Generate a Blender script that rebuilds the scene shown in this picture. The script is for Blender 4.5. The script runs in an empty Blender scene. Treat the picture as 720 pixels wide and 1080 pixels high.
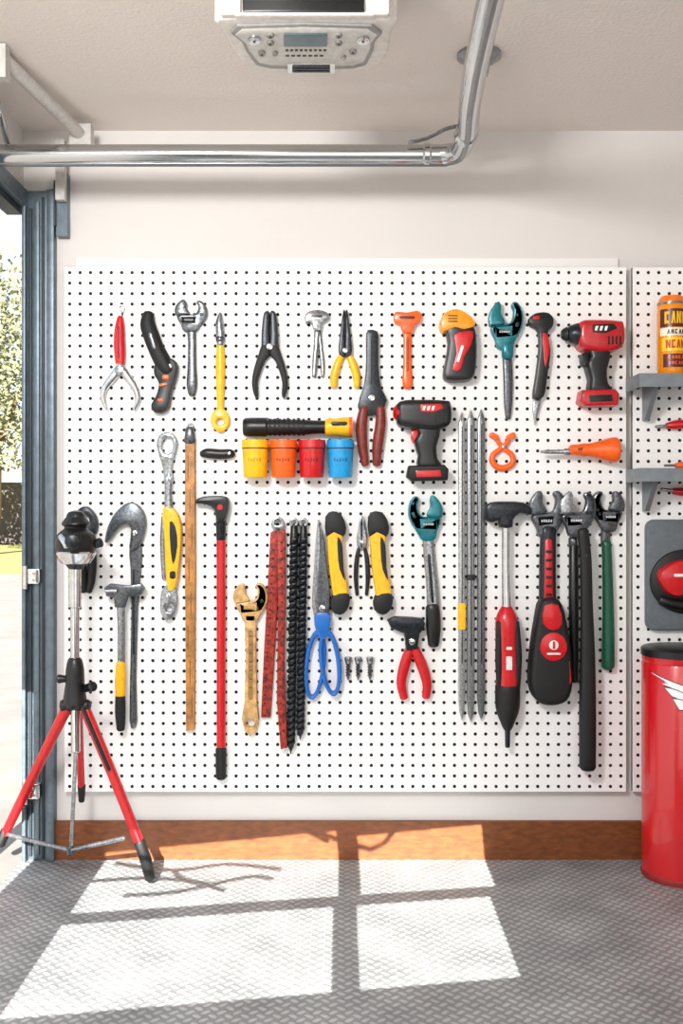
import bpy, bmesh, math, random
from mathutils import Vector, Matrix
from mathutils.geometry import tessellate_polygon
random.seed(7)
S=0.0032; D=3.5; ZC=365*S
sc=bpy.context.scene
sc.view_settings.view_transform='Standard'
COL=sc.collection
# ---------------------------------------------------------------- frames
def mk(y0,mid=None):
    m=y0 if mid is None else mid
    k=(D+m)/D
    return lambda u,v,w:((u-360)*S*k, y0-w*S, ZC+(540-v)*S*k)
YF=-0.03
FB=mk(YF,YF-0.018)
ID=lambda x,y,z:(x,y,z)
# ---------------------------------------------------------------- materials
def lin(h):
    h=h.lstrip('#'); r=[int(h[i:i+2],16)/255 for i in (0,2,4)]
    return [c/12.92 if c<=.04045 else ((c+.055)/1.055)**2.4 for c in r]
MC={}
def M(h,rough=.45,metal=0,nz=.12,scale=60,bump=0,coat=0):
    key=(h,rough,metal,nz,scale,bump,coat)
    if key in MC: return MC[key]
    m=bpy.data.materials.new('mat_'+h.strip('#')); m.use_nodes=True
    nt=m.node_tree; b=nt.nodes['Principled BSDF']
    c=lin(h)
    tc=nt.nodes.new('ShaderNodeTexCoord'); no=nt.nodes.new('ShaderNodeTexNoise')
    no.inputs['Scale'].default_value=scale; no.inputs['Detail'].default_value=5
    nt.links.new(tc.outputs['Object'],no.inputs['Vector'])
    cr=nt.nodes.new('ShaderNodeValToRGB')
    cr.color_ramp.elements[0].position=.3; cr.color_ramp.elements[1].position=.7
    cr.color_ramp.elements[0].color=[x*(1-nz) for x in c]+[1]
    cr.color_ramp.elements[1].color=[min(1,x*(1+nz)) for x in c]+[1]
    nt.links.new(no.outputs['Fac'],cr.inputs['Fac']); nt.links.new(cr.outputs['Color'],b.inputs['Base Color'])
    b.inputs['Roughness'].default_value=rough; b.inputs['Metallic'].default_value=metal
    if coat: b.inputs['Coat Weight'].default_value=coat
    if bump:
        bp=nt.nodes.new('ShaderNodeBump'); bp.inputs['Strength'].default_value=bump; bp.inputs['Distance'].default_value=.003
        nt.links.new(no.outputs['Fac'],bp.inputs['Height']); nt.links.new(bp.outputs['Normal'],b.inputs['Normal'])
    MC[key]=m; return m
STEEL=M('#9a9da0',.26,.9,.4,120); CHROME=M('#d0d2d4',.15,1,.1); DSTEEL=M('#606367',.3,.85,.45,120)
GUN=M('#303337',.34,.7,.4,110); BLACK=M('#101112',.36); RUB=M('#0a0b0c',.6); RED=M('#c60d16',.32,coat=.3); DRED=M('#8e1a1a',.5,0,.3)
ORANGE=M('#f2600c',.35,coat=.2); YEL=M('#f6b808',.38,coat=.2); TEAL=M('#0b6f7a',.32,.3,.3,coat=.3); BLUE=M('#0f66bd',.35,coat=.3)
WHITE=M('#ece9e6',.5); TAN=M('#c79f66',.4,.1,.35,60); GREEN=M('#0a4f3a',.4); WOOD=M('#b0793c',.5,0,.45,30)
BROWN=M('#7a2c20',.45,0,.35)
GALV=M('#c2c5c7',.16,1,.03,10); SLATE=M('#5f6c75',.38,.4,.2,30); SHELF=M('#7f868b',.4,.3,.12,30)
# ---------------------------------------------------------------- geometry
def cat(pts,n,closed):
    if n<2: return [tuple(p) for p in pts]
    L=len(pts); out=[]
    rng=range(L if closed else L-1)
    for i in rng:
        if closed: a,b,c,d=pts[(i-1)%L],pts[i],pts[(i+1)%L],pts[(i+2)%L]
        else: a,b,c,d=pts[max(i-1,0)],pts[i],pts[i+1],pts[min(i+2,L-1)]
        for j in range(n):
            t=j/n
            out.append(tuple(.5*((2*q)+(-p+r)*t+(2*p-5*q+4*r-s)*t*t+(-p+3*q-3*r+s)*t**3) for p,q,r,s in zip(a,b,c,d)))
    if not closed: out.append(tuple(pts[-1]))
    return out
def tb(pts,flat=1,n=14,sm=4,sq=2,w=0,cap=.5):
    if len(pts[0])==3:
        rm=max(p[2] for p in pts)*flat
        pts=[(p[0],p[1],w+rm,p[2]) for p in pts]
    P=cat(pts,sm,False); V=[];F=[]
    W=Vector((0,0,1)); rings=[]
    N=len(P); T=[]
    for i in range(N):
        a=Vector(P[max(i-1,0)][:3]); b=Vector(P[min(i+1,N-1)][:3]); t=(b-a)
        T.append(t.normalized() if t.length>1e-9 else Vector((0,1,0)))
    def ring(c,t,r):
        s=t.cross(W)
        if s.length<.05: s=t.cross(Vector((0,1,0)))
        s.normalize(); up=s.cross(t).normalized(); R=[]
        for j in range(n):
            a=2*math.pi*(j+.5)/n; ca,sa=math.cos(a),math.sin(a)
            ca=math.copysign(abs(ca)**(2/sq),ca); sa=math.copysign(abs(sa)**(2/sq),sa)
            V.append(c+s*ca*r+up*sa*r*flat); R.append(len(V)-1)
        rings.append(R)
    c0=Vector(P[0][:3]); r0=max(P[0][3],.0001)
    for th in (75,40) if cap else (): ring(c0-T[0]*r0*cap*math.sin(math.radians(th)),T[0],r0*math.cos(math.radians(th)))
    for p,t in zip(P,T): ring(Vector(p[:3]),t,max(p[3],.0001))
    c1=Vector(P[-1][:3]); r1=max(P[-1][3],.0001)
    for th in (40,75) if cap else (): ring(c1+T[-1]*r1*cap*math.sin(math.radians(th)),T[-1],r1*math.cos(math.radians(th)))
    for A,B in zip(rings,rings[1:]):
        for j in range(n): F.append((A[j],A[(j+1)%n],B[(j+1)%n],B[j]))
    F.append(tuple(rings[0][::-1])); F.append(tuple(rings[-1]))
    return V,F
def lt(c,axis,prof,n=24,flat=1):
    ax={'u':Vector((1,0,0)),'v':Vector((0,1,0)),'w':Vector((0,0,1))}[axis]
    a={'u':Vector((0,1,0)),'v':Vector((1,0,0)),'w':Vector((1,0,0))}[axis]; b=ax.cross(a)
    V=[];F=[];R=[]
    for t,r in prof:
        r=max(r,1e-4)
        R.append([len(V)+j for j in range(n)])
        for j in range(n):
            q=2*math.pi*j/n; V.append(Vector(c)+ax*t+a*math.cos(q)*r+b*math.sin(q)*r*flat)
    for A,B in zip(R,R[1:]):
        for j in range(n): F.append((A[j],A[(j+1)%n],B[(j+1)%n],B[j]))
    F.append(tuple(R[0][::-1])); F.append(tuple(R[-1])); return V,F
def area(p): return sum(p[i][0]*p[(i+1)%len(p)][1]-p[(i+1)%len(p)][0]*p[i][1] for i in range(len(p)))/2
def inset(p,b,outer):
    L=len(p); s=1 if area(p)>0 else -1
    if not outer: s=-s
    out=[]
    for i in range(L):
        a,c,d=p[i-1],p[i],p[(i+1)%L]
        e1=Vector((c[0]-a[0],c[1]-a[1])); e2=Vector((d[0]-c[0],d[1]-c[1]))
        if e1.length<1e-9 or e2.length<1e-9: out.append(c); continue
        n1=Vector((-e1.y,e1.x)).normalized()*s; n2=Vector((-e2.y,e2.x)).normalized()*s
        m=n1+n2
        if m.length<.2: out.append(c); continue
        m.normalize(); q=b/max(.5,m.dot(n1)); out.append((c[0]+m.x*q,c[1]+m.y*q))
    return out
def pl(pts,w0,w1,b=1.0,sm=0,holes=(),seg=2):
    loops=[cat([p[:2] for p in pts],sm,True)]+[list(h) for h in holes]
    V=[];F=[]; b=min(b,abs(w1-w0)*.9)
    front=[]; idx=[]; back=[]; bidx=[]
    sg=1 if w1>w0 else -1
    for li,lp in enumerate(loops):
        L=len(lp); rs=[(lp,w0)]
        if b>0:
            for s in range(seg+1):
                th=math.pi/2*s/seg
                rs.append((inset(lp,b*(1-math.cos(th)),li==0) if s else lp, w1-sg*b*(1-math.sin(th))))
        else: rs.append((lp,w1))
        R=[]
        for q,w in rs:
            R.append([len(V)+j for j in range(L)]); V+= [Vector((x,y,w)) for x,y in q]
        for A,B in zip(R,R[1:]):
            for j in range(L): F.append((A[j],A[(j+1)%L],B[(j+1)%L],B[j]))
        front.append([Vector((x,y,0)) for x,y in rs[-1][0]]); idx+=R[-1]
        back.append([Vector((x,y,0)) for x,y in rs[0][0]]); bidx+=R[0]
    for t in tessellate_polygon(front): F.append(tuple(idx[i] for i in t))
    for t in tessellate_polygon(back): F.append(tuple(bidx[i] for i in t))
    return V,F
def el(cu,cv,ru,rv=None,n=24,a0=0):
    rv=ru if rv is None else rv
    return [(cu+ru*math.cos(2*math.pi*i/n+a0),cv+rv*math.sin(2*math.pi*i/n+a0)) for i in range(n)]
def rr(u0,v0,u1,v1,r,n=4):
    o=[]
    for cx,cy,a in ((u1-r,v1-r,0),(u0+r,v1-r,90),(u0+r,v0+r,180),(u1-r,v0+r,270)):
        for i in range(n+1):
            q=math.radians(a+90*i/n); o.append((cx+r*math.cos(q),cy+r*math.sin(q)))
    return o
def box(a,b):
    (x0,y0,z0),(x1,y1,z1)=a,b
    V=[Vector(p) for p in ((x0,y0,z0),(x1,y0,z0),(x1,y1,z0),(x0,y1,z0),(x0,y0,z1),(x1,y0,z1),(x1,y1,z1),(x0,y1,z1))]
    return V,[(0,3,2,1),(4,5,6,7),(0,1,5,4),(1,2,6,5),(2,3,7,6),(3,0,4,7)]
def rot(p,c,a):
    ca,sa=math.cos(a),math.sin(a)
    return [(c[0]+(x-c[0])*ca-(y-c[1])*sa,c[1]+(x-c[0])*sa+(y-c[1])*ca) for x,y in p]
def mesh_obj(name,geoms,mats,T=ID,origin=(0,0,0),ang=35,smooth=True):
    V=[];F=[];MI=[]
    for i,g in enumerate(geoms):
        o=len(V); V+=[Vector(T(*v))-Vector(origin) for v in g[0]]; F+=[tuple(a+o for a in f) for f in g[1]]; MI+=[i]*len(g[1])
    me=bpy.data.meshes.new(name); me.from_pydata(V,[],F)
    ml=[]
    for m in mats:
        if m not in ml: ml.append(m); me.materials.append(m)
    for p,i in zip(me.polygons,MI): p.material_index=ml.index(mats[i])
    bm=bmesh.new(); bm.from_mesh(me); bmesh.ops.recalc_face_normals(bm,faces=bm.faces); bm.to_mesh(me); bm.free()
    if smooth:
        me.shade_smooth(); me.set_sharp_from_angle(angle=math.radians(ang))
    ob=bpy.data.objects.new(name,me); COL.objects.link(ob); ob.location=origin
    return ob
class Thing:
    def __init__(s,name,label,cat_,at,T=FB,group=None,kind=None):
        s.T=T; s.o=Vector(T(*at)); e=bpy.data.objects.new(name,None); COL.objects.link(e)
        e.location=s.o; e.empty_display_size=.05; e['label']=label; e['category']=cat_
        if group: e['group']=group
        if kind: e['kind']=kind
        s.e=e
    def p(s,name,mat,*g,label=None,mats=None,T=None,sub=None,ang=35):
        ob=mesh_obj(name,g,mats or [mat]*len(g),T or s.T,s.o,ang)
        ob.parent=s.e if sub is None else sub; ob.location=(0,0,0)
        if label: ob['label']=label
        return ob
    def ps(s,name,mat,*g,**k): return [s.p(name,mat,x,**k) for x in g]
def structure(name,geoms,mat,label,catg):
    ob=mesh_obj(name,geoms,[mat]*len(geoms),smooth=False)
    ob['kind']='structure'; ob['label']=label; ob['category']=catg; return ob
# ---------------------------------------------------------------- special materials
def nodes(name):
    m=bpy.data.materials.new(name); m.use_nodes=True; return m,m.node_tree,m.node_tree.nodes['Principled BSDF']
def plaster(name,h,bs,scale,nz=.04):
    m,nt,b=nodes(name); c=lin(h)
    tc=nt.nodes.new('ShaderNodeTexCoord'); n=nt.nodes.new('ShaderNodeTexNoise'); n.inputs['Scale'].default_value=scale; n.inputs['Detail'].default_value=6
    n2=nt.nodes.new('ShaderNodeTexNoise'); n2.inputs['Scale'].default_value=2
    nt.links.new(tc.outputs['Object'],n.inputs['Vector']); nt.links.new(tc.outputs['Object'],n2.inputs['Vector'])
    cr=nt.nodes.new('ShaderNodeValToRGB'); cr.color_ramp.elements[0].color=[x*(1-nz) for x in c]+[1]; cr.color_ramp.elements[1].color=[min(1,x*(1+nz)) for x in c]+[1]
    nt.links.new(n2.outputs['Fac'],cr.inputs['Fac']); nt.links.new(cr.outputs['Color'],b.inputs['Base Color'])
    bp=nt.nodes.new('ShaderNodeBump'); bp.inputs['Strength'].default_value=bs; bp.inputs['Distance'].default_value=.008
    nt.links.new(n.outputs['Fac'],bp.inputs['Height']); nt.links.new(bp.outputs['Normal'],b.inputs['Normal'])
    b.inputs['Roughness'].default_value=.85; return m
WALL=plaster('wall_paint','#dad6d3',.08,60); CEIL=plaster('ceiling_plaster','#e6ddd6',.4,90)
PEG=plaster('pegboard_white','#f2f1f0',.03,80,.02)
def floor_mat():
    m,nt,b=nodes('tread_floor'); N=nt.nodes.new; L=nt.links.new
    tc=N('ShaderNodeTexCoord'); mp=N('ShaderNodeMapping'); mp.inputs['Rotation'].default_value=(0,0,math.radians(45)); mp.inputs['Scale'].default_value=(38,38,38)
    L(tc.outputs['Object'],mp.inputs['Vector']); sp=N('ShaderNodeSeparateXYZ'); L(mp.outputs['Vector'],sp.inputs['Vector'])
    def ma(op,a,bb=None,c=None):
        n=N('ShaderNodeMath'); n.operation=op
        for i,x in enumerate((a,bb,c)):
            if x is None: continue
            if isinstance(x,(int,float)): n.inputs[i].default_value=x
            else: L(x,n.inputs[i])
        return n.outputs[0]
    X,Y=sp.outputs['X'],sp.outputs['Y']
    fx,fy=ma('FLOOR',X),ma('FLOOR',Y)
    par=ma('ABSOLUTE',ma('MODULO',ma('ADD',fx,fy),2))
    lx=ma('SUBTRACT',ma('SUBTRACT',X,fx),.5); ly=ma('SUBTRACT',ma('SUBTRACT',Y,fy),.5)
    def e(a,bq): return ma('ADD',ma('POWER',ma('ABSOLUTE',ma('MULTIPLY',a,1/.58)),2),ma('POWER',ma('ABSOLUTE',ma('MULTIPLY',bq,1/.3)),2))
    e1=e(lx,ly); e2=e(ly,lx)
    d=ma('ADD',ma('MULTIPLY',e1,par),ma('MULTIPLY',e2,ma('SUBTRACT',1,par)))
    h=ma('MAXIMUM',ma('SUBTRACT',1,d),0); h=ma('POWER',h,.6)
    no=N('ShaderNodeTexNoise'); no.inputs['Scale'].default_value=6; no.inputs['Detail'].default_value=12; L(tc.outputs['Object'],no.inputs['Vector'])
    cr=N('ShaderNodeValToRGB'); cr.color_ramp.elements[0].position=.35; cr.color_ramp.elements[1].position=.7
    cr.color_ramp.elements[0].color=(.31,.32,.325,1); cr.color_ramp.elements[1].color=(.47,.48,.48,1)
    L(no.outputs['Fac'],cr.inputs['Fac'])
    mx=N('ShaderNodeMixRGB'); mx.blend_type='MULTIPLY'; L(ma('MULTIPLY',ma('SUBTRACT',1,h),.8),mx.inputs['Fac']); L(cr.outputs['Color'],mx.inputs['Color1']); mx.inputs['Color2'].default_value=(.38,.39,.39,1)
    L(mx.outputs['Color'],b.inputs['Base Color'])
    bp=N('ShaderNodeBump'); bp.inputs['Strength'].default_value=.7; bp.inputs['Distance'].default_value=.003
    L(h,bp.inputs['Height']); L(bp.outputs['Normal'],b.inputs['Normal']); b.inputs['Roughness'].default_value=.45; b.inputs['Metallic'].default_value=0
    return m
def wood_mat():
    m,nt,b=nodes('baseboard_wood'); N=nt.nodes.new; L=nt.links.new
    tc=N('ShaderNodeTexCoord'); mp=N('ShaderNodeMapping'); mp.inputs['Scale'].default_value=(2,5,6); L(tc.outputs['Object'],mp.inputs['Vector'])
    n=N('ShaderNodeTexNoise'); n.inputs['Scale'].default_value=12; n.inputs['Detail'].default_value=10; n.inputs['Distortion'].default_value=.3; L(mp.outputs['Vector'],n.inputs['Vector'])
    cr=N('ShaderNodeValToRGB'); cr.color_ramp.elements[0].position=.3; cr.color_ramp.elements[1].position=.7
    cr.color_ramp.elements[0].color=lin('#5f3214')+[1]; cr.color_ramp.elements[1].color=lin('#854a20')+[1]
    L(n.outputs['Fac'],cr.inputs['Fac']); L(cr.outputs['Color'],b.inputs['Base Color']); b.inputs['Roughness'].default_value=.5
    bp=N('ShaderNodeBump'); bp.inputs['Strength'].default_value=.25; bp.inputs['Distance'].default_value=.003; L(n.outputs['Fac'],bp.inputs['Height']); L(bp.outputs['Normal'],b.inputs['Normal']); return m
# ---------------------------------------------------------------- room
ZT=ZC+402*S; XL=-335*S; XR=2.3; YB=-4.6
TA=.5317; SX=.05; TN=.176; YW=-4.2
def prism(x0,x1,z0,z1):
    ya,yb=YW+TN*x0,YW+TN*x1
    V=[Vector(p) for z in (z0,z1) for p in ((x0,ya,z),(x1,yb,z),(x1,.1,z),(x0,.1,z))]
    return V,[(0,3,2,1),(4,5,6,7),(0,1,5,4),(1,2,6,5),(2,3,7,6),(3,0,4,7)]
structure('floor',[prism(XL,XR,-.05,0)],floor_mat(),'grey raised-tread garage floor','floor')
structure('ceiling',[prism(XL-.1,XR,ZT,ZT+.04)],CEIL,'rough off-white plaster ceiling','ceiling')
structure('wall_back',[box((-300*S,0,0),(XR,.1,ZT)),box((XL-.1,0,ZC+335*S),(-300*S,.1,ZT))],WALL,'smooth off-white garage wall behind the pegboards','wall')
structure('wall_right',[box((XR,-3.8,0),(XR+.1,.1,ZT))],WALL,'plain off-white side wall','wall')
structure('wall_left',[box((XL-.1,-2.8,ZC+335*S),(XL,0,ZT)),box((XL-.1,-4.4,0),(XL,-2.8,ZT))],WALL,'off-white side wall above the open doorway','wall')
bb=structure('baseboard_back',[pl([(-303*S,0),(XR,0),(XR,.128),(-303*S,.128)],0,1,0)],wood_mat(),'rough orange-brown wooden baseboard','baseboard')
for v in bb.data.vertices:
    x,y,z=v.co; v.co=(x,-.018*z,y)
def back(x,y0):
    y=y0+TN*x
    q=(y-YW-TN*x)/(1-TN*SX)
    px=x-SX*q; return (px,TA*q)
def hole(x0,x1,a,b): return [back(x0,a),back(x1,a),back(x1,b),back(x0,b)]
holes=[hole(-.79,-.025,-.973,-.40),hole(.045,.45,-.973,-.40),hole(-.79,-.01,-.345,.195),hole(.06,.48,-.345,.15)]
g=pl([(XL-.1,0),(XR+.1,0),(XR+.1,ZT),(XL-.1,ZT)],0,.03,0,holes=holes)
g=([Vector((v[0],YW+TN*v[0]-v[2],v[1])) for v in g[0]],g[1])
structure('wall_front',[g],WALL,'garage front wall with a high four-pane window','wall')
# ---------------------------------------------------------------- pegboards
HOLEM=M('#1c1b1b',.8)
def pegboard(name,label,u0,v0,u1,v1,nu,nv):
    T=mk(YF); o=Vector(T((u0+u1)/2,v1,0)); V=[];F=[];MI=[]
    du=(u1-u0)/nu; dv=(v1-v0)/nv; idx={}
    for i in range(nu+1):
        for j in range(nv+1):
            idx[i,j]=len(V); V.append(T(u0+i*du,v0+j*dv,0))
    r=1.85; n=8
    for i in range(nu):
        for j in range(nv):
            cu=u0+(i+.5)*du; cv=v0+(j+.5)*dv; a=len(V)
            for w in (0,-1.6):
                for q in range(n):
                    t=math.pi/8+q*math.pi/4
                    V.append(T(cu+r*math.cos(t),cv+r*math.sin(t),w))
            c=[idx[i+1,j+1],idx[i,j+1],idx[i,j],idx[i+1,j]]
            for k in range(4):
                s=2*k; F.append((c[k],a+(s+1)%8,a+s)); MI.append(0)
                F.append((c[k],c[(k+1)%4],a+(s+2)%8,a+(s+1)%8)); MI.append(0)
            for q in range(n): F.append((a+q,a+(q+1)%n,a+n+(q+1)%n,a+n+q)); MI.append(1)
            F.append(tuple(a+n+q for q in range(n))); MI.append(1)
    bx=box((u0,v0,-5.5),(u1,v1,-1.7)); o2=len(V); V+=[T(*p) for p in bx[0]]; F+=[tuple(q+o2 for q in f) for f in bx[1]]; MI+=[0]*6
    for (a,b_) in (((u0,v0),(u1,v0)),((u1,v0),(u1,v1)),((u1,v1),(u0,v1)),((u0,v1),(u0,v0))):
        o2=len(V); V+=[T(*a,0),T(*b_,0),T(*b_,-5.5),T(*a,-5.5)]; F.append((o2,o2+1,o2+2,o2+3)); MI.append(0)
    me=bpy.data.meshes.new(name); me.from_pydata([Vector(v)-o for v in V],[],F)
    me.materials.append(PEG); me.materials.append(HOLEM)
    me.polygons.foreach_set('material_index',MI)
    ob=bpy.data.objects.new(name,me); COL.objects.link(ob); ob.location=o
    ob['label']=label; ob['category']='pegboard'
pegboard('pegboard','large white perforated pegboard covered with hanging tools',68,282,660,835,54,50)
pegboard('pegboard','narrower white pegboard holding two metal shelves',667,282,887,835,20,50)
bp=mesh_obj('backing_panel',[pl(rr(80,272,652,830,1),.2,3.6,1)],[PEG],mk(0,-.012)); bp['label']='plain white backing panel behind the tool pegboard'; bp['category']='panel'
# ---------------------------------------------------------------- doorway
T0=mk(0)
d=Thing('door_1','open side doorway with blue-grey steel frame','door',(45,905,0),T0,kind='structure')
for a in (rr(27,203,60,905,1),0,6),(rr(27,203,31,905,1),6,14),(rr(52,203,60,905,1),6,11),(rr(38,215,44,900,1),6,9): d.p('frame_post',SLATE,pl(a[0],a[1],a[2],1))
DK=M('#2c343a',.5,.3)
d.ps('frame_edge',DK,pl(rr(33,222,36,900,.5),6,9,.5),pl(rr(46,210,49,903,.5),6,8,.5))
d.p('frame_header',DK,box((XL-.05,-2.8,2.165),(XL-.0,-.02,2.19)),T=ID)
d.p('frame_header',SLATE,box((XL-.05,-2.8,2.19),(XL+.02,-.02,2.245)),T=ID)
for bx in (box((XL-.16,-2.8,2.04),(XL-.08,-.02,2.14)),box((XL-.16,-.06,0),(XL-.10,-.02,2.10))): d.p('inner_frame',M('#8d7058',.6),bx,T=ID)
for vv in (608,832):
    h=d.p('hinge',CHROME,pl(rr(30,vv-9,46,vv+7,2),6,15,1),lt((31,vv-12,15),'v',[(0,0),(0,3),(24,3),(24,0)]),label='polished steel door hinge')
    d.ps('hinge_screw',STEEL,pl(el(40,vv-4,1.5),15,16,.3),pl(el(40,vv+3,1.5),15,16,.3),sub=h)
# ---------------------------------------------------------------- outdoors
def ground(name,a,b,mat,label,catg):
    ob=mesh_obj(name,[box(a,b)],[mat],smooth=False); ob['label']=label; ob['category']=catg; return ob
ground('driveway',(-16,-8,-.06),(XL,16,-.002),M('#7f7b76',.8,0,.15,3),'pale sunlit concrete driveway outside the doorway','driveway')
ground('lawn',(-60,-8,-.2),(20,70,-.07),M('#8f8b4c',.9,0,.2,2),'sunlit yellow-green grass beyond the driveway','lawn')
ground('garden_fence',(-30,36,-.07),(4,36.2,2.3),M('#4c4642',.8,0,.3,4),'dark wooden garden fence under the trees','fence')
for i,(tx,ty,h) in enumerate(((-10.3,27,9),(-13.5,31,8),(-7.6,33,7))):
    t=Thing('tree','leafy green tree standing outside beyond the lawn','tree',(tx,ty,-.05),ID,group='trees outside')
    t.p('trunk',M('#5a4632',.9),tb([(tx,ty,.07,.25),(tx+.1,ty,2.5,.2),(tx-.1,ty,h*.7,.1)],sm=2),tb([(tx,ty,2.5,.1),(tx+1,ty+.3,h*.6,.04)],sm=2))
    V=[];F=[]
    for k in range(6500):
        a=Vector((random.gauss(0,1),random.gauss(0,1),random.gauss(0,1))).normalized()*random.random()**.4
        c=Vector((tx+a.x*2.6,ty+a.y*2.4,h*.62+a.z*h*.38)); r=.10
        u=Vector((random.gauss(0,1),random.gauss(0,1),random.gauss(0,1))).normalized(); v=u.orthogonal().normalized()
        o=len(V); V+=[c-u*r,c+v*r*.5,c+u*r,c-v*r*.5]; F.append((o,o+1,o+2,o+3))
    f=t.p('foliage',M('#77785a',.8,0,.25,1),(V,F)); f['kind']='stuff'
def sunback(x,y,yy=-5.2):
    q=(y-yy)/1.0; return (x-SX*q,yy,TA*q)
tw=[[(-.75,-.05),(-.55,-.12),(-.38,-.06),(-.2,-.11)],[(-.8,-.22),(-.6,-.19),(-.42,-.24)],[(-.55,-.12),(-.5,-.2),(-.36,-.3)],[(-.66,-.34),(-.5,-.31),(-.3,-.18),(-.22,-.2)],[(-.3,.12),(-.16,.19),(-.04,.1)],[(-.12,.2),(.1,.05),(.2,.2)]]
t=Thing('shadow_branch','unseen thin branches added outside to cast floor shadow streaks','branch',sunback(-.6,-.2),ID)  # added out of view, only to throw streaks across the sun patches
for L_ in tw: t.p('shadow_twig',M('#4c3d30',.9),tb([(*sunback(x,y),.008) for x,y in L_],sm=3,n=8))
# ---------------------------------------------------------------- tools
def xf(b,cx,cy,sx,sy,mir,a): return rot([(cx+x*sx*mir,cy-y*sy) for x,y in b],(cx,cy),a)
FIX=[(.36,-1.25),(.68,-.75),(1.0,-.15),(1.06,.35),(.9,.85),(.6,1.12),(.36,1.1),(.3,.92),(.44,.7),(.42,.35),(.28,.1),(-.1,-.02),(-.8,-.14),(-.86,-.4),(-.6,-.8),(-.36,-1.25)]
MOV=[(-.92,-.14),(-.1,0),(-.16,.25),(-.34,.5),(-.36,.85),(-.5,1.08),(-.72,1.0),(-.98,.65),(-1.08,.25),(-1.02,0)]
SLOT=[(-.5,-.28),(.3,-.18),(.3,-.52),(-.45,-.62)]
def wrench(label,cx,cy,sx,sy,hp,mj,mh,mir=1,a=0,flat=.55,name='adjustable_wrench',hd=7,sq=3,mm=None,T=FB):
    t=Thing(name,label,'wrench',(hp[-1][0],hp[-1][1],0),T)
    j=t.p('jaw',mj,pl(xf(FIX,cx,cy,sx,sy,mir,a),0,hd,1.8,sm=3,holes=[xf(SLOT,cx,cy,sx,sy,mir,a)]))
    t.p('moving_jaw',mm or mj,pl(xf(MOV,cx,cy,sx,sy,mir,a),.6,hd+1.4,1.6,sm=3))
    t.p('slot_backing',RUB,pl(xf(SLOT,cx,cy,sx,sy,mir,a),.2,1.2,0),sub=j)
    c=xf([(-.08,-.4)],cx,cy,sx,sy,mir,a)[0]
    L=sx*.62; pr=[(0,0)]
    for i in range(10): pr.append((L*i/9,2.6 if i%2 else 1.9))
    t.p('adjusting_screw',mm if mj==TAN else CHROME,lt((c[0]-L/2,c[1],hd-1),'u',pr+[(L,0)],12),sub=j)
    t.p('jaw_rivet',GUN,pl(xf(el(0,0,.12,.12,10),cx+.72*sx*mir,cy,sx,sx,mir,a),hd-.3,hd+.5,.2),sub=j)
    if hp[0]: t.p('handle',mh,tb(hp,flat=flat,sq=sq))
    return t
def path(pts,r): return [(u,v,r) for u,v in pts]
def arcv(cx,cy,r,a0,a1,n=8): return [(cx+r*math.cos(math.radians(a0+(a1-a0)*i/n)),cy+r*math.sin(math.radians(a0+(a1-a0)*i/n))) for i in range(n+1)]
def pivot(t,u,v,r,w0,w1,m=CHROME): t.p('pivot_screw',m,pl(el(u,v,r,n=16),w0,w1,.6))
# 1
t=Thing('pliers','red-handled chrome pliers hanging with open curved jaws down','pliers',(126,333,0))
h=t.p('handle',RED,tb([(126.5,334,3),(126,344,5),(125.5,356,5.8),(126,372,6),(126.5,386,4.6)],.75)); t.p('handle_groove',DRED,tb([(125.7,345,1),(126,378,1)],.6,sm=1,w=8.2),sub=h)
t.p('jaw',CHROME,tb([(127,384,4),(119,397,4.4),(110,409,3.6),(108,420,2.8),(112,431,1.6)],.9)); t.p('jaw',CHROME,tb([(125,384,4),(134,397,4.4),(142,409,3.6),(145,421,2.8),(141,432,1.6)],.9,w=1))
pivot(t,126.5,391,5,7,10,STEEL)
t.p('hanging_ring',CHROME,tb(path([(127,335),(126,328),(124,324),(127,321),(130,324),(128,329)],1.1),sm=3,n=8))
# 2
t=Thing('folding_saw','black curved folding saw with small orange marks','saw',(168,436,0))
t.p('handle',RUB,tb([(157,331,5.5),(156,342,8),(160,355,8.6),(165,368,8.6),(172,382,9),(178,392,7.5)],.8))
t.p('blade_housing',BLACK,pl([(164,384),(172,377),(184,380),(188,388),(185,402),(181,414),(178,430),(170,436),(162,434),(160,427),(165,418),(168,405),(163,395)],0,11,2,sm=3))
t.ps('lock_button',ORANGE,pl(rr(172,396,179,401,2),11,12.3,.6),pl(rot(rr(169,405,177,408,1),(172,406),-.2),11,12,.4),pl(rr(167,421,173,424,1),11,12,.4))
t.p('grip_ridge',DSTEEL,pl(rot(rr(160,352,164,370,2),(162,361),-.3),13,14.6,.6)); t.p('pivot_screw',CHROME,pl(el(179,387,3),11,12.4,.5))
# 3
wrench('plain grey steel adjustable wrench with open jaw',201,332,16,14,[(201,342,5),(202,360,4.2),(202,385,4.5),(202,405,5.6),(202,416,3.5)],DSTEEL,DSTEEL,1,.1)
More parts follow.
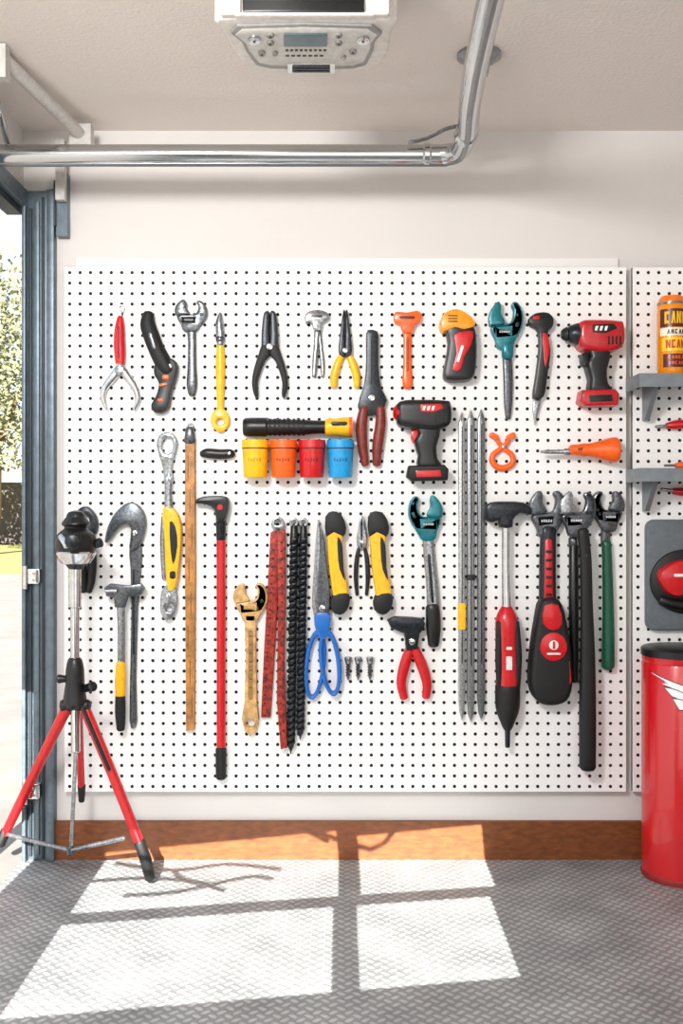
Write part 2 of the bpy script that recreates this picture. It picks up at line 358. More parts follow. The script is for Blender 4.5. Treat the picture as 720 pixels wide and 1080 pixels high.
# 4
t=Thing('ring_spanner','long yellow spanner with grey pointed tip and ring end','spanner',(232,455,0))
t.p('tip',STEEL,tb([(232,330,1.6),(231,340,4),(232,352,4.6),(232,364,3.6)],.8)); t.p('collar',DSTEEL,tb([(232,356,4.8),(232,359,4.8)],.8,sm=0,w=.2))
t.p('shaft',YEL,tb([(232,363,3.8),(232,380,5),(232,405,4.6),(232,428,3.6),(232,435,4)],.7))
t.p('ring_end',YEL,pl([(232,430),(238,433),(242,441),(240,450),(232,456),(224,450),(222,441),(226,433)],0,7,1.6,sm=3,holes=[el(232,445,4,n=16)]))
def splay(name,label,cx,v0,vp,v1,spread,jw,mj,mh,hr=4,open_=0,curve=1,hs=0,catg='pliers'):
    t=Thing(name,label,catg,(cx,v1,0))
    for s in (-1,1):
        t.p('jaw',mj,pl([(cx,vp+6),(cx+s*jw,vp+4),(cx+s*(jw+.5),vp-6),(cx+s*jw*.8,(v0+vp)/2),(cx+s*(jw*.35+open_),v0),(cx+s*(.4+open_*.6),v0+1),(cx+s*.5,(v0+vp)/2)],0 if s<0 else .5,7 if s<0 else 7.5,1.4,sm=2))
        t.p('handle',mh,tb([(cx+s*jw*.5,vp+4,hr*.7),(cx+s*(jw*.7+spread*.25),vp+(v1-vp)*.3,hr),(cx+s*spread*curve,vp+(v1-vp)*.65,hr),(cx+s*(spread+hs),v1-hr,hr*.75)],.9))
    pivot(t,cx,vp,jw*.45,7,9); return t
# 5
t=Thing('pliers','all-black pliers with short jaws and wide claw-like handles','pliers',(284.5,420,0))
for s in (-1,1):
    X=lambda L:[(284.5+s*a,b) for a,b in L]
    t.p('jaw',GUN,pl(X([(0,372),(8,370),(9,358),(8,342),(6.5,331),(3.5,328),(.4,330),(.5,350)]),0 if s<0 else .4,8 if s<0 else 8.4,1.8,sm=2))
    t.p('handle',RUB,pl(X([(1,366),(8,364),(12,374),(17,390),(19,403),(17.5,414),(14.5,420),(12.5,416),(13,404),(10,392),(5,380),(0,374)]),0,9,2.4,sm=3))
pivot(t,284.5,366,3.6,8,10)
# 6
t=Thing('small_hammer','small chrome hammer-like wrench with slim shaft','hammer',(334,398,0))
hd_=t.p('head',STEEL,pl([(321,335),(325,329),(336,327),(345,330),(347,335),(343,338),(339,341),(338,349),(331,349),(329,342),(326,340),(323,342)],0,9,1.8,sm=2)); t.p('head_slot',GUN,pl(rr(328,333,340,335.4,1),8.8,9.5,.2),sub=hd_)
t.p('shaft',STEEL,tb([(334.5,346,3.6),(333.5,362,2.8),(332,380,3),(331,397,2.2)],.8)); t.p('shaft',STEEL,tb([(336,347,2.6),(338,364,2.2),(340,384,2.4),(340,397,1.8)],.8))
# 7
splay('pliers','needle-nose pliers with dark jaws and yellow handles',364,328,370,412,12,6.5,GUN,YEL,4.2,curve=1.0)
# 8
t=Thing('snips','long dark steel snips with reddish-brown handles','snips',(392,495,0))
t.p('blade',GUN,pl([(386,352),(390,348),(396,349),(399,354),(399,385),(402,410),(408,422),(400,436),(384,438),(377,428),(384,405),(386,380)],0,8,1.5,sm=2)); t.p('blade_slot',BLACK,pl(rr(390,358,392,405,.8),8,8.6,.3))
t.p('handle',BROWN,tb([(384,430,4.8),(381,448,6),(382,470,5.4),(385,490,4)],.9)); t.p('handle',BROWN,tb([(401,430,4.8),(401,448,5.6),(398,470,5.8),(397,490,4.2)],.9))
pivot(t,392,420,3.5,8,10)
# 9
t=Thing('orange_spanner','bright orange spanner with flat T-shaped head','spanner',(429,410,0))
hd_=t.p('head',ORANGE,pl([(415,332),(419,329),(429,330),(439,328),(444,331),(443,339),(437,343),(434,351),(425,351),(422,343),(416,341)],0,9,1.8,sm=2)); t.p('head_slot',M('#5c2206',.5),pl(rr(421,334,437,337,1.2),8.8,9.6,.2),sub=hd_)
t.p('handle',ORANGE,tb([(429.5,346,4.6),(429.5,362,4.2),(429.5,385,4.4),(429.5,402,5.4),(429.5,408,4.4)],.6,sq=3)); t.p('handle_inlay',M('#b23c06',.5),pl(rr(428,356,431,392,1.4),5,6.2,.3))
# 10
t=Thing('electric_cutter','compact orange and black cutter with red side panel','power tool',(484,402,0))
b=t.p('body',BLACK,pl([(470,346),(484,342),(497,345),(501,356),(501,385),(497,400),(485,403),(470,402),(467,394),(470,378),(472,362)],0,18,4,sm=3))
t.p('housing_cap',M('#f4980e',.35,coat=.3),pl([(463,342),(468,332),(480,328),(490,332),(497,338),(499,346),(488,350),(478,348),(466,352)],0,19,3,sm=3))
t.p('side_panel',RED,pl([(477,356),(486,352),(497,352),(495,366),(488,378),(484,392),(475,392),(480,375)],17.5,19.5,1,sm=2),sub=b)
t.p('trim_stripe',WHITE,pl(rot(rr(482,366,485,384,1),(483,375),.3),19.4,20,.3),label='white accent stripe'); t.p('vent_slots',RUB,*[pl(rr(471,335+3*i,481,336+3*i,.5),18.9,19.5,.2) for i in range(3)])
# 11
t=wrench('teal crescent wrench with pointed grey steel shaft',533,342,17,21,[(535,362,5.5),(535,375,5),(536,400,5),(536,425,4.4),(536,441,2.6)],TEAL,DSTEEL,1,.06,hd=9)
t.p('collar',TEAL,tb([(535,362,6.4),(535,377,5.8)],.75,sm=0,sq=3))
# 12
t=Thing('utility_knife','black-handled knife with red trim and pointed steel blade','knife',(565,447,0))
h=t.p('handle',BLACK,pl([(557,337),(564,331),(576,330),(583,336),(582,345),(577,352),(580,370),(577,395),(573,418),(562,420),(565,395),(568,370),(567,350),(559,344)],0,10,2.2,sm=3))
t.ps('grip_inlay',RED,pl([(571,352),(577,356),(578,372),(574,388),(572,372)],9.6,11,.5,sm=2),pl(rr(561,334,568,338,1.5),9.6,11,.5),sub=h)
t.p('blade',STEEL,pl([(563,419),(571,420),(568,434),(564,448),(562,432)],2,5,.8))
def drill(label,ox,oy,s,mb,mg,mp,ml,nose,hw,mch,lab=True):
    X=lambda u:ox+u*s
    Y=lambda v:oy+v*s
    Q=lambda L:[(X(a),Y(b)) for a,b in L]
    H=lambda L:[(X(39+(a-39)*hw),Y(b)) for a,b in L]
    t=Thing('cordless_drill',label,'drill',(X(38),Y(90),0))
    b=t.p('body',mb,pl(Q([(nose,2),(34,0),(58,1),(64,4),(65,22),(60,30),(46,34),(30,33),(nose,29),(nose-3,16)]),0,26*s,6*s,sm=3,seg=3))
    h=t.p('handle',mg,pl(H([(28,28),(48,28),(50,40),(47,52),(48,66),(52,76),(30,77),(30,62),(26,46),(30,38)]),3*s,22*s,5*s,sm=2,seg=3))
    bt=t.p('battery',mp,pl(H([(21,74),(54,73),(58,78),(57,90),(24,91),(19,86)]),0,25*s,3*s,sm=0,seg=3))
    t.p('chuck',mch,lt((X(0),Y(14),13*s),'u',[(q*s*(nose/20),r*s) for q,r in ((0,0),(0,4),(2,6),(6,8),(7,7),(9,9),(18,12),(26,11),(26,0))],20))
    t.p('trigger',ml,pl(Q([(20,36),(28,34),(29,48),(22,48)]),8*s,17*s,1.2,sm=2),sub=h)
    t.p('side_panel',ml,pl(Q([(30,6),(52,5),(56,10),(44,15),(30,14)]),25.5*s,27*s,.6),label='coloured side marking',sub=b)
    t.p('badge',WHITE,*[pl(Q([(33+5*i,8),(36+5*i,7.5),(34.5+5*i,12.5),(32+5*i,12.5)]),26.8*s,27.4*s,.1) for i in range(3)],label='small pale lettering marks',sub=b)
    t.p('vent_slots',RUB,*[pl(Q([(46+4*i,18),(48+4*i,18),(48+4*i,27),(46+4*i,27)]),25.6*s,26.4*s,.1) for i in range(4)],sub=b)
    t.p('battery_label',ml if lab else BLACK,pl(H([(27,80),(50,79),(51,86),(28,87)]),24.8*s,25.6*s,.3),sub=bt)
    return t
DR=M('#b9141c',.36,coat=.3)
drill('red cordless drill with dark chuck and black handle grip',590,340,.99,DR,BLACK,DR,BLACK,19,1.05,GUN,False)
drill('black cordless drill with red trim and chunky battery',414,423,.93,BLACK,BLACK,RUB,RED,7,1.2,RED)
# 14
t=Thing('flashlight','long black flashlight with bright yellow head lying level','flashlight',(314,451,0))
t.p('barrel',BLACK,lt((257,451,11),'u',[(0,0),(0,8),(2,9.5),(8,10),(24,10),(26,8.5),(60,8),(78,7),(88,7),(88,0)]))
t.p('grip_ring',RUB,*[lt((284+5*i,451,11),'u',[(0,0),(0,9),(2.5,9),(2.5,0)],16) for i in range(8)])
t.p('head',YEL,lt((343,451,11),'u',[(0,0),(0,8),(3,9.5),(10,9),(22,10.5),(27,10),(28,0)])); t.p('switch',BLACK,pl(rr(349,446,366,450,2),20,22.5,.8)); t.p('bezel',ORANGE,lt((368,451,11),'u',[(0,0),(0,10.8),(3.5,10.6),(3.5,0)]))
# 15
for u,m,lb,mc in ((270,YEL,'small yellow plastic cup clipped below the flashlight','#c98a10'),(299.5,ORANGE,'small orange plastic cup clipped below the flashlight','#a63f0a'),(329,RED,'small red plastic cup clipped below the flashlight','#7e0a10'),(359,M('#1597d4',.35,coat=.2),'small bright blue plastic cup clipped below the flashlight','#0d6296')):
    t=Thing('storage_cup',lb,'cup',(u,504,14.5),group='coloured cups on the pegboard')
    b=t.p('body',m,lt((u,504,14.5),'v',[(0,0),(0,11.8),(-1.5,12.4),(-30,13.6),(-36,13.8),(-36,12.6),(-6,11.2),(-6,0)],32))
    t.p('rim',m,lt((u,468,14.5),'v',[(-3,12.8),(-3,14.3),(5,14.4),(5,13.4)],32))
    t.p('rim_groove',M('#3a1608',.6),lt((u,473.4,14.5),'v',[(0,13.2),(0,13.9),(.9,13.9),(.9,13.2)],32),sub=b)
    TC=lambda a,b_,w,u=u:FB(a,b_,14.5+math.sqrt(max(.1,13.1**2-(a-u)**2))+w)
    t.p('lettering',M(mc,.6),*[pl(rr(u-7+3*i,484+(i%2)*.8,u-5.4+3*i,487+(i%3)*.6,.3),0,.5,0) for i in range(5)],T=TC,label='faint printed marks',sub=b)
# 16
t=Thing('pocket_knife','small black folded pocket knife lying level','knife',(229,484,0))
t.p('handle',BLACK,tb([(212,479,3),(218,478,5.2),(232,479,5.4),(243,478.5,5),(246,478,3.5)],.8)); t.p('pivot_screw',CHROME,pl(el(242,478.5,1.6,n=12),7.8,9.2,.3))
# 18
for u,v0,v1,r,hx in ((487,434,760,3.5,'#b4b5b4'),(496.5,432,762,4,'#97999a'),(507.5,431,760,4.2,'#808385')):
    t=Thing('steel_file','long narrow silver steel file hanging upright','file',(u,v1,0),group='three long steel files')
    b=t.p('blade',M(hx,.28,.8,.4,160),pl([(u-r*.35,v0+4),(u,v0),(u+r*.35,v0+4),(u+r,v0+12),(u+r,v1-26),(u+r*.7,v1-8),(u,v1),(u-r*.7,v1-8),(u-r,v1-26),(u-r,v0+12)],0,6,1.8))
    t.p('centre_groove',GUN,pl(rr(u-r*.12,v0+16,u+r*.18,v1-60,.3),5.9,6.3,.1),sub=b)
    if u<500: t.p('band',YEL if u<490 else BLACK,pl(rr(u-r-.4,606 if u>490 else 636,u+r+.4,612 if u>490 else 664,.5),1,6.8,.4),label='coloured tape band')
# 19
t=Thing('spring_clip','small orange looped clip with open jaw ends','clip',(530,495,0))
t.p('loop',ORANGE,tb([(523,461,2.2),(527,468,2.6),(533,474,2.8),(540,480,3),(541,488,3.2),(534,493,3.4),(526,493,3.4),(520,488,3.2),(520,480,3),(527,474,2.8),(534,468,2.6),(538,461,2.2)],.9,sm=4))
t.p('jaw_end',ORANGE,pl(rot(rr(516,457,526,463,2.4),(521,460),.5),0,7,1.4)); t.p('jaw_end',ORANGE,pl(rot(rr(534,457,544,463,2.4),(539,460),-.5),0,7,1.4)); t.p('pivot_screw',CHROME,pl(el(530.5,471,2,n=12),4,7.6,.4))
# 20
t=Thing('screwdriver','screwdriver with thin steel shaft and flared orange cone handle','screwdriver',(650,474,13.5))
t.p('handle',ORANGE,lt((598,475,13.5),'u',[(0,0),(0,3.6),(2,5.4),(10,6),(16,7),(20,6.6),(30,9),(40,12),(46,13.4),(50,13.2),(52.5,10),(53,0)]))
t.p('shaft',STEEL,lt((568,477,13.5),'u',[(0,0),(0,.9),(6,2),(10,2.2),(24,2.4),(26,3.6),(31,3.8),(31,0)],16)); t.p('slot',M('#7a2c05',.5),pl(rr(606,473,616,476,1),18.8,19.9,.3))
# 24
t=Thing('clippers','black-handled clippers hanging by a steel loop','clippers',(90,627,0))
t.p('head',GUN,pl([(80,542),(86,535),(93,535),(101,544),(103,556),(98,566),(88,568),(79,560)],0,9,2,sm=3,holes=[el(90,549,4.5,6,16)])); t.p('handle',RUB,tb([(86,564,4),(85,585,5),(87,610,5),(88,624,3.5)],.9)); t.p('handle',RUB,tb([(94,564,4),(97,585,4.5),(96,610,4.5),(93,624,3.5)],.9))
# 25
t=Thing('pipe_wrench','grey steel wrench with large hooked jaw and long handle','wrench',(140,768,0))
t.p('jaw',DSTEEL,pl([(111,572),(114,556),(122,541),(136,530),(148,535),(154,549),(151,566),(146,578),(137,580),(138,566),(138,556),(132,553),(124,558),(117,568)],0,10,2,sm=3))
h=t.p('handle',DSTEEL,pl([(136,575),(147,573),(149,590),(145,640),(143,720),(144,760),(140,769),(136,760),(137,700),(138,640),(137,600)],0,5,1.5,sm=2)); t.p('pivot_screw',CHROME,pl(el(143,562,3,n=14),9,11.5,.6)); t.p('inset_groove',GUN,pl(rr(139.5,600,142,690,1),4.8,5.4,.2),sub=h)
# 26
t=Thing('bar_clamp','slim T-headed steel bar clamp with yellow and black grip','clamp',(128,772,0))
t.p('head',DSTEEL,pl([(112,619),(118,615),(136,617),(150,615),(154,620),(150,627),(136,629),(133,640),(123,640),(122,630),(114,628)],8,16,1.5,sm=1)); t.p('shaft',STEEL,tb([(128,628,4.6),(129,660,4),(129,700,4)],.8,w=7))
t.p('grip',YEL,tb([(128.5,698,4.6),(128,715,5.6),(128,735,5)],.9,w=6)); t.p('grip_end',RUB,tb([(128,733,5.2),(128,750,5.6),(128.5,768,4.4)],.9,w=6)); t.p('adjusting_screw',CHROME,lt((113,622,17),'u',[(0,0),(0,2),(10,2),(10,3),(13,3),(13,0)],12))
t.p('mounting_peg',STEEL,lt((129,660,0),'w',[(0,1.6),(9,1.6)],10))
# 21
t=Thing('locking_wrench','silver looped locking wrench with yellow grip','wrench',(178,655,0))
t.p('loop',STEEL,pl([(176,456),(184,459),(187,468),(184,480),(181,494),(183,506),(179,512),(173,510),(172,496),(168,482),(165,469),(168,459)],0,7,1.8,sm=3,holes=[el(176.5,470,6,9,18)]))
t.p('shaft',STEEL,tb([(178,500,4.5),(177,520,4),(178,540,5)],.8)); h=t.p('grip',YEL,pl([(172,538),(180,535),(188,542),(192,560),(190,590),(186,618),(178,622),(175,600),(174,570)],1,12,2.2,sm=3)); t.ps('grip_inlay',RUB,pl([(180,550),(186,556),(188,575),(184,595),(181,580)],11.5,13,.5,sm=2),pl(rr(180,602,186,610,2),11.5,13,.5),sub=h)
t.p('lever',STEEL,tb([(172,545,2.6),(171,575,3),(173,610,3)],.8)); t.p('ring_end',STEEL,pl([(171,622),(178,616),(185,620),(187,634),(184,648),(177,655),(170,648),(169,634)],0,8,1.6,sm=3,holes=[el(178,642,3.5,n=14)]))
t.ps('pivot_screw',CHROME,pl(el(178,505,2.8,n=14),6.6,8.6,.5),pl(el(178,628,2.6,n=14),7.6,9.4,.5))
# 22
t=Thing('wooden_rule','long golden-brown wooden stick with metal cap','wooden stick',(200,770,0))
b=t.p('stick',WOOD,pl([(195,462),(205.5,462),(206,600),(205,770),(196,771),(195,600)],0,7,1.6)); t.p('cap',DSTEEL,tb([(200,452,4.5),(200,466,6.2)],.7,sm=0,sq=3)); t.p('hanging_loop',STEEL,tb(path(arcv(200,450,3.5,20,-200),1),sm=1,n=8)); t.p('grain_mark',M('#7a4a1c',.6),*[pl(rr(198+(i*7)%5,480+36*i,198.8+(i*7)%5,505+36*i,.3),6.8,7.2,.1) for i in range(8)],sub=b)
# 23
t=Thing('pick_hammer','long red-shafted pick hammer with black head','hammer',(233,822,0))
t.p('head',BLACK,pl([(207,528),(214,524),(228,523),(239,524),(242,530),(240,542),(237,550),(229,550),(227,538),(218,532),(208,531)],2,14,2,sm=2)); t.p('neck',GUN,tb([(233,545,5.6),(233,569,5)],1,sm=0)); t.p('shaft',RED,tb([(233,568,5),(233,680,4.8),(233,792,4.8)],1,sm=1)); t.p('end_grip',RUB,tb([(233,790,5.8),(233,805,5.8),(233,820,5.4)],1,sm=1)); t.p('accent_ring',RED,lt((233,535,8),'w',[(0,3),(7.2,3),(7.2,0)],14))
# 27
t=wrench('tan adjustable wrench with open jaw and ring end',264,634,17,17,[(0,)]*0 or [None,(264,775,0)],TAN,TAN,1,.03,hd=8,mm=TAN)
h=t.p('handle',TAN,pl([(258,648),(270,648),(270,690),(271,740),(273,758),(270,771),(264,776),(258,771),(255,758),(258,740),(259,690)],0,8,1.6,sm=1,holes=[el(264,762,4.8,n=14)])); t.p('handle_recess',M('#9c7440',.45,.1,.3),pl(rr(261.8,664,267,738,2.5),7.6,8.3,.2),sub=h); t.p('size_marks',M('#6b4a20',.5),*[pl(rr(263,670+9*i,266,671.5+9*i,.3),8.2,8.7,.1) for i in range(7)],sub=h)
# 28
t=Thing('rasp','worn red perforated rasp blades joined at a steel ring','rasp',(292,790,0))
REDP=M('#93291d',.5,.2,.75,90,.6); PM=M('#45100a',.7)
pf=[pl(el(288-(i*.5),580+9*i,1.2,n=8),4.7,5.5,0) for i in range(19)]
t.p('blade',REDP,pl([(285,562),(293,556),(294,600),(290,680),(285,757),(275,757),(278,690),(282,620)],0,5,1),*pf,mats=[REDP]+[PM]*19)
pf=[pl(el(297+(i*.1),572+9*i,1.3,n=8),8.7,9.5,0) for i in range(23)]
t.p('blade',REDP,pl([(292,556),(301,560),(301,640),(300,700),(303,788),(296,790),(292,740),(293,640)],4,9,1),*pf,mats=[REDP]+[PM]*23)
t.p('hanging_ring',STEEL,pl(el(293,553,7,8),2,9,1.4,holes=[el(293,551,3,n=14)]))
# 29
def twist(u0,v0,u1,v1,r,w,turns):
    V=[];F=[];n=260; pr=[(0,1),(.9,.92),(1.57,.62),(2.24,.92)]
    pr=pr+[(a+math.pi,b) for a,b in pr]; m=len(pr)
    for i in range(n+1):
        f=i/n; cu=u0+(u1-u0)*f; cv=v0+(v1-v0)*f; a=f*math.pi*turns; tp=1 if f<.95 else max(.15,(1-f)/.05)
        for s,q in pr: V.append(Vector((cu+r*tp*q*math.cos(a+s),cv,w+r*tp*q*math.sin(a+s))))
    for i in range(n):
        for s in range(m): F.append((m*i+s,m*i+(s+1)%m,m*i+m+(s+1)%m,m*i+m+s))
    F.append(tuple(range(m))); F.append(tuple(m*n+k for k in range(m))); return V,F
for u0,u1,v1,w in ((310,306.5,795,6),(320,316.5,780,6)):
    t=Thing('auger_bit','long black tightly twisted drill bit','drill bit',(u1,v1,0),group='pair of black auger bits')
    t.p('spiral',GUN,twist(u0,566,u1,v1,4.9,w,34)); t.p('shank',BLACK,tb([(u0,554,w,3.6),(u0,570,w,4.4)],sm=0)); t.p('eyelet',STEEL,pl(el(u0,551,4.8),w-2,w+3,1,holes=[el(u0,551,2.2,n=12)]))
# 30
t=Thing('shears','large shears with grey blades and two blue oval handles','shears',(340,738,0))
t.p('blade',STEEL,pl([(335,548),(338,560),(340,600),(345,640),(343,652),(334,652),(329,640),(331,600)],3,8,1.4,sm=2)); t.p('blade',DSTEEL,pl([(340,556),(344,590),(348,625),(346,650),(338,654),(334,630),(337,590)],8,12,1.2,sm=2))
lo=rot(el(0,0,11.5,37,36),(0,0),.1); li=rot(el(0,0,6.6,31,36),(0,0),.1)
t.p('handle',BLUE,pl([(x+332,y+701) for x,y in lo],1,9,2.4,holes=[[(x+332,y+702) for x,y in li]],seg=3))
lo=rot(el(0,0,11.5,36,36),(0,0),-.12); li=rot(el(0,0,6.6,30,36),(0,0),-.12)
t.p('handle',BLUE,pl([(x+348,y+698) for x,y in lo],3,12,2.4,holes=[[(x+348,y+699) for x,y in li]],seg=3))
t.p('handle_root',BLUE,pl([(331,650),(337,645),(345,645),(349,652),(346,668),(340,674),(334,668)],4,12.5,2,sm=2))
pivot(t,340,641,3.5,11,14)
# 31,32
def yk(label,dx):
    X=lambda L:[(dx+a,b) for a,b in L]
    t=Thing('pruning_knife',label,'knife',(dx+8,645,0))
    h=t.p('handle',YEL,pl(X([(-9,556),(2,553),(8,562),(8,580),(10,600),(14,622),(12,632),(0,632),(-4,615),(-7,590),(-8,570)]),0,14,3,sm=3)); t.p('end_cap',RUB,pl(X([(-10,545),(-2,539),(7,543),(12,556),(9,566),(-1,562),(-9,566)]),0,15,3,sm=2)); t.p('end_cap',RUB,pl(X([(-3,628),(12,624),(16,632),(13,643),(5,648),(-4,642)]),0,15,3,sm=2))
    t.p('grip_inlay',RUB,pl(X([(3,566),(8,575),(9,598),(11,612),(5,600),(3,582)]),12,15,.8,sm=2),sub=h)
yk('curved yellow and black folding pruning knife beside blue shears',353)
yk('curved yellow and black folding pruning knife beside small pliers',398)
# 33
splay('pliers','small dark pliers with slim curved handles',381.5,545,572,630,7,5,STEEL,GUN,2.4,curve=.9,hs=-2)
# 34
t0=None
for i,u in enumerate((367,377.5,390)):
    if t0 is None:
        t0=Thing('screw','short steel screw hanging point down on the pegboard','screw',(u,718,3),group='three small screws')
        t0.p('head',STEEL,lt((u,693,4),'v',[(0,0),(0,3.6),(2,4),(6,3),(8,1.8)],16)); t0.p('thread',DSTEEL,lt((u,698,4),'v',[(0,2)]+[(1+1.5*q,2.8 if q%2 else 1.6) for q in range(11)]+[(20,.3)],12))
        kids=list(t0.e.children)
    else:
        e=t0.e.copy(); e.location.x+=(u-367)*S*.986; COL.objects.link(e)
        for c in kids:
            k=c.copy(); k.parent=e; COL.objects.link(k)
# 35
t=wrench('teal-jawed wrench with silver shaft and black grip',449,545,17,20,[(451,562,6),(453,590,6),(456,620,6.5),(457,640,7)],TEAL,STEEL,-1,-.12,hd=9)
t.p('grip',BLACK,tb([(456,640,7.5),(457,660,8),(457,680,6)],.7)); t.p('slot',GUN,tb([(452,585,1.6),(456,635,1.6)],.5,w=6.4))
# 36
t=Thing('pliers','red-handled pincers with black hammer-shaped head','pliers',(435,740,0))
t.p('head',GUN,pl([(408,654),(416,650),(436,651),(445,652),(448,657),(446,663),(442,668),(440,684),(428,686),(426,668),(412,662)],0,12,2,sm=1))
t.p('handle',RED,tb([(434,680,5),(427,700,5.8),(423,720,5.2),(426,736,4.4)],.9)); t.p('handle',RED,tb([(435,680,5),(444,700,5.8),(450,720,5.2),(449,735,4.4)],.9,w=.5)); pivot(t,434,676,3.5,11,14)
# 37
t=Thing('claw_hammer','hammer with dark head, silver shaft and red-black grip','hammer',(534,787,0))
t.p('head',GUN,pl([(511,537),(516,530),(530,529),(550,530),(558,537),(555,543),(546,541),(539,548),(538,556),(526,556),(525,548),(518,551),(512,548)],4,20,2.6,sm=2)); t.p('shaft',CHROME,tb([(532,552,12,4),(532,600,12,4),(533,645,12,5)],sm=1))
h=t.p('grip',RED,tb([(533,640,12,6),(533,652,12,11.5),(533,672,12,12),(534,700,12,12),(534,725,12,12.5)],.9)); t.p('grip_base',RUB,tb([(534,722,12,13),(534,745,12,12.6),(534,762,12,7),(534,768,12,4)],.9)); t.ps('grip_inlay',RUB,tb([(525,655,17.5,3.4),(524,690,18,4),(525,722,17.5,3.4)],.8),tb([(542,655,17.5,3.4),(544,690,18,4),(543,722,17.5,3.4)],.8),sub=h); t.p('tip',GUN,tb([(534,764,12,3),(534,786,12,2.6)],sm=0)); t.p('badge',WHITE,pl(rr(531,680,537,683,1),22,23.6,.2),pl(rr(531,690,537,704,1),22,23.6,.2),sub=h)
# 38
t=wrench('large wrench with grey jaws and bulky red-black grip',577,541,18,21,[(578,558,8),(577,590,8.6),(577,640,9)],DSTEEL,GUN,1,.05,hd=10,flat=.7)
t.p('shaft_panel',RED,tb([(577,570,4.4),(577,636,5.6)],.5,w=8,sm=1)); t.p('size_marks',BLACK,*[pl(rr(574,580+9*i,580,583+9*i,.5),12,13.8,.1) for i in range(6)])
h=t.p('grip',RUB,pl([(569,632),(587,632),(595,655),(600,690),(601,720),(595,737),(580,742),(565,738),(557,722),(558,690),(563,655)],0,22,6,sm=3,seg=3)); t.ps('grip_inlay',RED,pl([(571,637),(585,637),(589,656),(580,663),(569,656)],20,23.6,1,sm=2),pl(el(580,680,14,15,24),20,24,1.2),pl([(563,694),(567,700),(569,722),(566,728),(561,716)],19,21.5,.8,sm=1),pl([(597,694),(593,700),(591,722),(594,728),(599,716)],19,21.5,.8,sm=1),sub=h); t.p('badge',WHITE,pl(el(580,678,5,5,16),23.6,24.5,.3),pl(rr(573,686,587,688,.7),23.6,24.5,.2),sub=h); t.p('badge_mark',RED,pl(rr(578.8,674,581.2,682,.5),24.4,24.9,.1),sub=h)
# 39
t=Thing('pry_bar','slender black pry bar behind the longer wrench','pry bar',(606,722,0))
t.p('shaft',BLACK,tb([(605,572,5),(605,640,5.4),(606,718,4.6)],.9,sm=1)); t.p('collar',DSTEEL,tb([(605,568,5.6),(605,575,5.6)],.85,sm=0))
FR=mk(YF-11*S,YF-17*S)
t=wrench('steel-jawed wrench on one very long black handle',609,541,18,20,[(614,560,6),(617,590,6),(618,640,6.4),(619,690,7.6),(619,750,8.6),(619,809,8.4)],DSTEEL,RUB,1,.08,hd=8,flat=.85,T=FR,mm=STEEL)
t.p('collar',CHROME,tb([(615,566,6.8),(615.5,574,6.8)],.85,sm=0)); t.p('inlay_strip',CHROME,tb([(617,585,2.4),(618,676,2.4)],.6,sm=0,w=9.5)); t.p('mounting_peg',STEEL,lt((619,700,0),'w',[(-11,1.6),(2,1.6)],10))
# 40
t=wrench('grey-jawed wrench with dark green handle',641,538,16,18,[(639,555,5),(639,575,5)],DSTEEL,DSTEEL,-1,-.06,hd=9)
t.p('grip',GREEN,tb([(639,572,5),(640,600,5.4),(641,650,6.2),(641,698,6.8),(641,704,5.5)],.9))
# ---------------------------------------------------------------- right side
for v0,lb in ((402,'grey steel bracket shelf holding an orange can'),(498,'grey steel bracket shelf below the first')):
    t=Thing('wall_shelf',lb,'shelf',(700,v0,0),mk(YF))
    x0=(663-360)*S*.98; z=ZC+(540-v0)*S*.985
    t.p('shelf_plate',SHELF,box((x0,-.19,z),(x0+.5,YF,z+.008)),T=ID); t.p('front_lip',SHELF,box((x0,-.19,z-.035),(x0+.5,-.182,z)),T=ID); t.p('side_lip',SHELF,box((x0,-.182,z-.035),(x0+.006,YF,z)),T=ID)
    for xx in (x0+.055,x0+.4):
        V=[Vector((xx+dx,y,zz)) for dx in (0,.016) for y,zz in ((YF,z-.005),(-.165,z-.005),(-.165,z-.03),(YF-.03,z-.13),(YF,z-.13))]
        t.p('bracket',SHELF,(V,[(0,1,2,3,4),(9,8,7,6,5)]+[(i,(i+1)%5,(i+1)%5+5,i+5) for i in range(5)]),T=ID)
zs=ZC+(540-402)*S*.985+.008
FC=mk(-.11)
t=Thing('spray_can','yellow-orange spray can with busy dark printed label','can',(708,396,0),FC)
cz=540-(zs-ZC)/(S*(D-.11)/D)
b=t.p('body',M('#f09008',.25,.1,.06,coat=.5),lt((708,cz,0),'v',[(0,0),(0,14),(-2,15),(-72,15),(-77,13.6),(-77,0)],32)); t.p('lid',M('#f2760a',.3,coat=.3),lt((708,cz,0),'v',[(-76,0),(-76,14),(-80,13.6),(-84,11),(-84.5,8),(-84.5,0)],32)); t.p('rim',STEEL,lt((708,cz,0),'v',[(-74.5,13),(-74.5,15),(-77,14.8),(-77,13)],32))
TC=lambda a,b_,w:FC(a,b_,math.sqrt(max(.1,15.1**2-(a-708)**2))+w)
DLB=M('#5a1a0c',.35)
def wrap(n,m,a,c,h_=14,w=.35,label=None,sub=None):
    V=[];F=[]
    for i in range(25):
        u=708-h_+2*h_*i/24
        V+=[Vector((u,cz-a,w)),Vector((u,cz-c,w))]
        if i: F.append((2*i-2,2*i,2*i+1,2*i-1))
    return t.p(n,m,(V,F),T=TC,sub=sub,label=label)
wrap('label_panel',DLB,69,50,label='dark label band',sub=b); wrap('label_panel',M('#f0ead8',.35),49,41,label='pale label band',sub=b); wrap('label_panel',DLB,22,8,12,sub=b); wrap('label_panel',M('#f8c52c',.35),39,25,13,sub=b)
